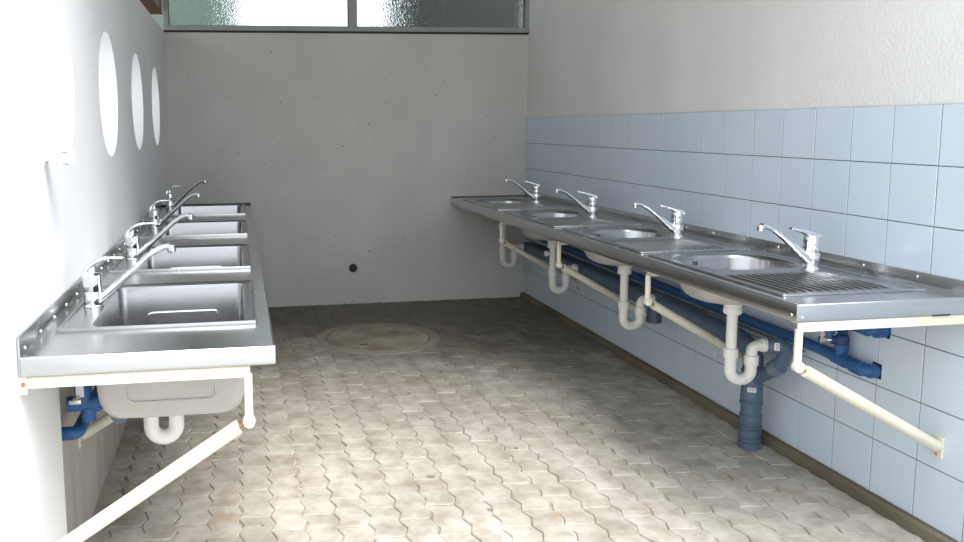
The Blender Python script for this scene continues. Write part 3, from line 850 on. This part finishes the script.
# lagged strip cable tray: thin chrome pipe hugging the lower run
cp = thing('copper_feed_pipe', 'thin metal pipe clipped below the lower blue water pipe', 'pipe', (-.058,.60,.482))
bm = bmesh.new(); tube(bm, [(0,-.08,-.002),(0,0,0),(.001,3.2,.018)], .0055, 10, .0); finish('metal_run', bm, plain('dull metal pipe', (.40,.39,.36), .3, 1.), cp, 40)
for y in (.02, .50, .62, 1.15):
    bm = bmesh.new(); collar(bm, (0,y,y*.0056), (0,y+.045,y*.0056), .0085, 12); finish('joint_nut', bm, M['brass'], cp, 35)

def make_valve(near):
    """angle valve on the lower run: riser, shell, wing handle, outlet fitting and hose up to the tap"""
    t = thing('stop_valve', '', 'valve', (0,0,0), 'stop valves under the right worktop')
    bm = bmesh.new(); tube(bm, [(0,0,.0),(0,0,.045)], .021, 18); collar(bm, (0,0,.030), (0,0,.052), .0245, 18); finish('riser', bm, M['blue'], t, 35)
    bm = bmesh.new(); lathe(bm, [(.012,.046),(.022,.050),(.025,.060),(.025,.078),(.020,.088),(.012,.092)], None, 16); tube(bm, [(0,0,.068),(-.035,.012,.068)], .016, 14); finish('shell', bm, M['blue_dark'], t, 35)
    bm = bmesh.new()
    b2 = bmesh.new(); box(b2, -.007,.007,-.022,.022,.092,.122,.005); merge(bm, b2)
    tube(bm, [(0,0,.085),(0,0,.10)], .009, 10)
    finish('wing_handle', bm, M['blue_dark'], t, 40)
    bm = bmesh.new(); collar(bm, (-.030,.010,.068), (-.058,.020,.068), .0095, 12); collar(bm, (-.052,.018,.068), (-.075,.026,.066), .013, 6); finish('outlet_fitting', bm, M['brass'], t, 35)
    bm = bmesh.new(); tube(bm, [(-.064,.022,.066),(-.064,.022,.18),(-.058,.028,.225)], .0048, 10, .03); collar(bm, (-.064,.022,.080), (-.064,.022,.098), .0095, 6); finish('supply_tube', bm, M['chrome'], t, 35)
    return t
v0 = make_valve(True)
vpos = [((-.047,.335,.506),'blue stop valve on the lower pipe, beside the near end bracket'),((-.085,.36,.575),'dark blue stop valve high under the near tap, behind the near bracket upright'),
        ((-.046,1.22,.520),'blue stop valve on the lower pipe under the second nearest tap'),((-.060,1.38,.575),'dark blue stop valve under the second nearest tap, closer to the back wall'),
        ((-.045,2.16,.527),'blue stop valve on the lower pipe under the third tap from the front'),((-.060,2.31,.58),'dark blue stop valve under the third tap from the front, closer to the back wall'),
        ((-.045,3.08,.533),'blue stop valve on the lower pipe under the farthest tap'),((-.060,3.22,.585),'dark blue stop valve under the farthest tap, closest to the back wall')]
for i, (p, l) in enumerate(vpos):
    v = v0 if i == 0 else dup(v0, (0,0,0)); v.location = p; v['label'] = l
    if i % 2: v.scale = (.9,.9,.75)

# ================================================================== LEFT SIDE
L0 = [-.235, .645, 1.60, 2.565]
yn2, yf2, xf2 = -.465, 3.22, -2.190
wl = thing('steel_worktop', 'stainless steel worktop with rectangular sinks along the white left wall', 'worktop', (0,0,0))
LB = (-2.458, .298, .200, .275)         # bowl centre x, y offset, half sizes
bm = bmesh.new()
holes = [(LB[0], u+LB[1], sqround(LB[0], u+LB[1], LB[2]+.002, LB[3]+.002, .024), u+LB[1]-.33, u+LB[1]+.33) for u in L0]
b2 = bmesh.new(); sheet_with_holes(b2, XL+.006, xf2-.006, yn2+.006, yf2, ZL, holes, None); merge(bm, b2)
finish('top_sheet', bm, M['steel_y'], wl)
bm = bmesh.new()
prof = [(-.006, ZL), (-.002, ZL-.0004), (0, ZL-.003), (0, ZL-.042), (-.002, ZL-.046), (-.012, ZL-.047), (-.012, ZL-.044), (-.004, ZL-.042), (-.0035, ZL-.004)]
edge_strip(bm, [(XL+.006, yn2), (xf2, yn2), (xf2, yf2), (XL+.006, yf2)], prof)
finish('front_fascia', bm, M['steel_y'], wl, 50)
bm = bmesh.new(); box(bm, XL+.002, XL+.008, yn2, yf2, ZL-.045, ZL+.048, .001); finish('backsplash', bm, M['steel_y'], wl, 40)
bm = bmesh.new(); box(bm, XL+.008, xf2, yf2-.006, yf2, ZL, ZL+.012, .001); finish('dark_end_strip', bm, M['rubber'], wl, 40)  # black strip drawn in for the shadow gap at the far end
y = -.42
while y < 3.1:
    screw(wl, (XL+.008, y, ZL+.012), (1,0,0), .004); y += .16
screw(wl, (xf2-.018, yn2-.0002, ZL-.026), (0,-1,0), .005)

def make_sink_l():
    t = thing('square_bowl_sink', '', 'sink', (0,0,ZL), 'rectangular sinks in the left worktop')
    cx, cy, hx, hy = LB
    x0, x1, y0, y1 = -2.737, -2.228, .0, .60
    bm = bmesh.new(); z0 = .0045
    L = []
    for ins, z in ((0,.0004),(0,.0065),(.0012,.0095),(.0045,.0100),(.009,.0085),(.014,z0)):
        L.append([(x, y, z) for x, y in rrect((x0+x1)/2, (y0+y1)/2, (x1-x0)/2-ins, (y1-y0)/2-ins, max(.003,.006-ins*.3), 4)])
    loft(bm, L); finish('rim', bm, M['steel'], t, 40)
    bm = bmesh.new(); X0, X1, Y0, Y1 = x0+.0135, x1-.0135, y0+.0135, y1-.0135
    a = hole_angles(cx, cy, X0, X1, Y0, Y1, 64); n = len(a); f1 = sqround(cx, cy, hx, hy-.002, .022)
    A_ = [bm.verts.new((*ray_rect(cx, cy, s, X0, X1, Y0, Y1), z0)) for s in a]; B_ = [bm.verts.new((*f1(s), z0)) for s in a]
    for k in range(n): bm.faces.new((A_[k], A_[(k+1)%n], B_[(k+1)%n], B_[k]))
    finish('deck', bm, M['steel'], t, 40)
    bm = bmesh.new()
    def lp(hx_, hy_, r, z): return [(x, y, z) for x, y in rrect(cx, cy, hx_, hy_, r, 8)]
    inner = [lp(hx, hy-.002, .022, z0), lp(hx-.003, hy-.005, .022, -.006), lp(hx-.007, hy-.010, .024, -.17), lp(hx-.010, hy-.012, .03, -.205), lp(hx-.018, hy-.014, .04, -.230), lp(hx-.032, hy-.020, .045, -.249), lp(hx-.055, hy-.055, .06, -.262), lp(hx-.09, hy-.09, .05, -.268), lp(.04,.04,.039,-.271)]
    loft(bm, inner, cap1=True)
    outer = [lp(hx-.001, hy-.003, .022, -.003), lp(hx-.005, hy-.008, .024, -.17), lp(hx-.008, hy-.010, .03, -.207), lp(hx-.016, hy-.012, .04, -.232), lp(hx-.030, hy-.018, .045, -.251), lp(hx-.053, hy-.053, .06, -.2645), lp(hx-.09, hy-.09, .05, -.271), lp(.04,.04,.039,-.274)]
    loft(bm, outer, cap1=True, mi=1)
    bowl = finish('bowl', bm, [M['steel'], M['coat']], t, 40)
    # pressed outline on the end walls
    for yy, s in ((cy+hy-.0125, -1), (cy-hy+.0085, -1)):
        bm = bmesh.new(); w = .115; ztop, zb = -.10, -.205
        pts = [(cx-w, yy, ztop),(cx-w, yy, zb),(cx+w, yy, zb),(cx+w, yy, ztop),(cx-w,yy,ztop)]
        if yy > cy: pts = [(x, y, -.055-.09*0+(z+.05)) for x, y, z in [(cx-w,yy,-.135),(cx-w,yy,-.075),(cx+w,yy,-.075),(cx+w,yy,-.135)]]
        tube(bm, pts, .0022, 8, .018); finish('pressed_outline', bm, M['steel'], bowl, 40)
    bm = bmesh.new(); lathe(bm, [(.042,-.2708),(.040,-.2678),(.030,-.2688),(.0,-.2698)], Matrix.Translation((cx,cy,0)), 32, cap=False); finish('strainer', bm, M['chrome'], bowl, 30)
    return t
sl = ['rectangular steel sink in the left worktop, the nearest one with its underside showing','second nearest rectangular steel sink in the left worktop','rectangular steel sink in the left worktop, next to the farthest one','farthest rectangular steel sink in the left worktop, next to the back wall']
s1 = make_sink_l()
for i, u in enumerate(L0):
    s = s1 if i == 0 else dup(s1, (0,0,0)); s.location = (0,u,ZL); s['label'] = sl[i]
tap_l = [(-2.692,.055),(-2.684,.93),(-2.700,1.98),(-2.706,3.06)]
ll = ['chrome mixer tap on the nearest sink of the left worktop','chrome mixer tap on the second nearest sink of the left worktop','chrome mixer tap on the third sink of the left worktop, counted from the front','chrome mixer tap on the farthest sink of the left worktop, near the back wall']
t1 = make_tap('l')
for i, (x, y) in enumerate(tap_l):
    t = t1 if i == 0 else dup(t1, (0,0,0)); t.location = (x, y, ZL+.0046 if False else ZL+.0047); t.rotation_euler = (0,0,PI+math.radians((0,-3,-4,-6)[i])); t['label'] = ll[i]
lb = ['cream steel bracket with rust spots at the open near end of the left worktop','cream steel bracket under the left worktop behind the first sink bowl','cream steel bracket under the left worktop behind the second sink bowl','cream steel bracket under the left worktop behind the third sink bowl']
b1 = make_bracket('left', .0)
for i, y in enumerate((yn2+.014, .41, 1.36, 2.32)):
    b = b1 if i == 0 else dup(b1, (0,0,0)); b.location = (XL-.0075, y, ZL-.0475); b.scale = (-.872,1,1); b['label'] = lb[i]
    if i:  # the wall steps back behind these brackets
        b.scale = (-.94,1,1); b.location.x = XL-.053
# left drain traps
def make_trap_l():
    t = thing('drain_trap', '', 'drain trap', (0,0,0), 'white drain traps under the left worktop')
    bm = bmesh.new(); lathe(bm, [(.030,0),(.036,-.002),(.036,-.014),(.030,-.018),(.021,-.018)], None, 24); finish('outlet_nut', bm, M['pvc'], t, 35)
    bm = bmesh.new(); tube(bm, [(0,0,-.01),(0,0,-.130),(-.074,0,-.130),(-.074,0,-.05)], .0225, 20, .037, n=12); finish('u_bend', bm, M['pvc'], t, 35)
    bm = bmesh.new(); tube(bm, [(-.074,0,-.06),(-.074,0,-.026),(-.118,0,-.026)], .0215, 18, .03); finish('outlet_pipe', bm, M['pvc'], t, 35)
    bm = bmesh.new(); collar(bm, (0,0,-.036), (0,0,-.062), .028, 22); finish('slip_nut', bm, M['pvc'], t, 35)
    return t
tl_ = ['white plastic drain trap below the nearest left-hand sink','white plastic drain trap below the second nearest left-hand sink','white plastic drain trap below the third left-hand sink from the front','white plastic drain trap below the farthest left-hand sink']
q0 = make_trap_l()
for i, u in enumerate(L0):
    t = q0 if i == 0 else dup(q0, (0,0,0)); t.location = (LB[0]-.012, u+LB[1], ZL-.2745); t['label'] = tl_[i]
# left blue pipes and valve in the step of the wall
lp_ = thing('water_pipe', 'blue insulated water pipe on the stained wall behind the left sinks', 'pipe', (XL+.02,.03,.60), None)
bm = bmesh.new(); tube(bm, [(0,.0,.065),(0,.06,.065),(.0,3.0,.085)], .020, 16, .02); finish('upper_run', bm, M['blue'], lp_, 40)
bm = bmesh.new(); tube(bm, [(-.05,.03,-.105),(.0,.03,-.105),(.0,3.0,-.095)], .020, 16, .02); finish('lower_run', bm, M['blue'], lp_, 40)
lw = thing('waste_pipe', 'waste pipe running behind the drain traps of the left sinks', 'waste pipe', (-2.622,.0,ZL-.2745-.026))
bm = bmesh.new(); tube(bm, [(0,-.02,0),(0,3.15,-.02)], .026, 20); finish('main_pipe', bm, M['waste'], lw, 35)
for u in L0:
    bm = bmesh.new(); yy = u+LB[1]; collar(bm, (0,yy-.04,-.006*yy), (0,yy+.04,-.006*yy), .031, 20); finish('socket', bm, M['waste'], lw, 35)
lv = thing('stop_valve', 'blue stop valve beside the underside of the nearest left-hand sink', 'valve', (XL+.055,-.005,.635))
bm = bmesh.new(); tube(bm, [(0,0,-.035),(0,0,.075)], .024, 16); collar(bm, (0,0,.05), (0,0,.08), .028, 16); finish('shell', bm, M['blue'], lv, 35)
bm = bmesh.new(); tube(bm, [(-.045,0,-.03),(.05,0,-.028)], .022, 16); collar(bm, (.028,0,-.029), (.046,0,-.029), .026, 16); finish('side_arm', bm, M['blue'], lv, 35)
bm = bmesh.new(); collar(bm, (.044,0,-.028), (.054,.0,-.028), .014, 6); finish('outlet_fitting', bm, M['brass'], lv, 35)
bm = bmesh.new(); collar(bm, (-.012,-.02,-.005), (-.014,-.05,-.008), .010, 10); box(bm, -.03,.004,-.058,-.048,-.014,-.002,.003); finish('tap_key', bm, M['brass'], lv, 35)
bm = bmesh.new(); tube(bm, [(.012,0,-.04),(.012,0,-.080)], .021, 16); finish('lower_cap', bm, M['blue'], lv, 35)
bm = bmesh.new(); b2 = bmesh.new(); box(b2, -.016,.006,-.026,-.022,-.004,.040,.002); merge(bm, b2); finish('label_tag', bm, M['white_plastic'], lv)

# ================================================================== LIGHT
w = bpy.data.worlds.new('World'); S.world = w; w.use_nodes = True
nt = w.node_tree; bg = nt.nodes['Background']
tc = nt.nodes.new('ShaderNodeTexCoord'); sp = nt.nodes.new('ShaderNodeSeparateXYZ'); nt.links.new(tc.outputs['Generated'], sp.inputs[0])
cr = nt.nodes.new('ShaderNodeValToRGB'); nt.links.new(sp.outputs['Z'], cr.inputs['Fac'])
cr.color_ramp.elements[0].position = 0; cr.color_ramp.elements[0].color = (.90,.93,.97,1)
cr.color_ramp.elements[1].position = 1; cr.color_ramp.elements[1].color = (.78,.88,1.0,1)
nt.links.new(cr.outputs['Color'], bg.inputs['Color']); bg.inputs['Strength'].default_value = 1.45
def sun(name, direction, strength, angle, col):
    l = bpy.data.lights.new(name, 'SUN'); l.energy = strength; l.angle = math.radians(angle); l.color = col
    o = bpy.data.objects.new(name, l); C.objects.link(o)
    o.rotation_euler = Vector(direction).to_track_quat('-Z','Y').to_euler()
    return o
sun('hazy_sun', (-.20,.52,-.83), 3.6, 38, (1.0,.97,.93))

# ================================================================== CAMERA
p = (835.3841, -.1501, .1234, -.0095, -2.265, -2.4183, 1.3881, 365.5195, 229.2674)
ca, sa = math.cos(p[1]), math.sin(p[1]); cb, sb = math.cos(p[2]), math.sin(p[2]); cc, sc = math.cos(p[3]), math.sin(p[3])
R0 = Matrix(((1,0,0),(0,0,-1),(0,1,0))); Yw = Matrix(((ca,0,sa),(0,1,0),(-sa,0,ca))); Xp = Matrix(((1,0,0),(0,cb,-sb),(0,sb,cb))); Zr = Matrix(((cc,-sc,0),(sc,cc,0),(0,0,1)))
R = Zr @ Xp @ Yw @ R0
cam = bpy.data.cameras.new('Camera'); co = bpy.data.objects.new('Camera', cam); C.objects.link(co)
mw = Matrix(((R[0][0], -R[1][0], -R[2][0], p[4]), (R[0][1], -R[1][1], -R[2][1], p[5]), (R[0][2], -R[1][2], -R[2][2], p[6]), (0,0,0,1)))
co.matrix_world = mw
cam.sensor_width = 36; cam.lens = p[0]/964*36
cam.shift_x = (482-p[7])/964; cam.shift_y = -(271-p[8])/964
cam.clip_start = .05; cam.clip_end = 200
S.camera = co
S.view_settings.view_transform = 'Standard'; S.view_settings.look = 'None'; S.view_settings.gamma = 1
S.view_settings.use_curve_mapping = False; S.view_settings.exposure = 0.75
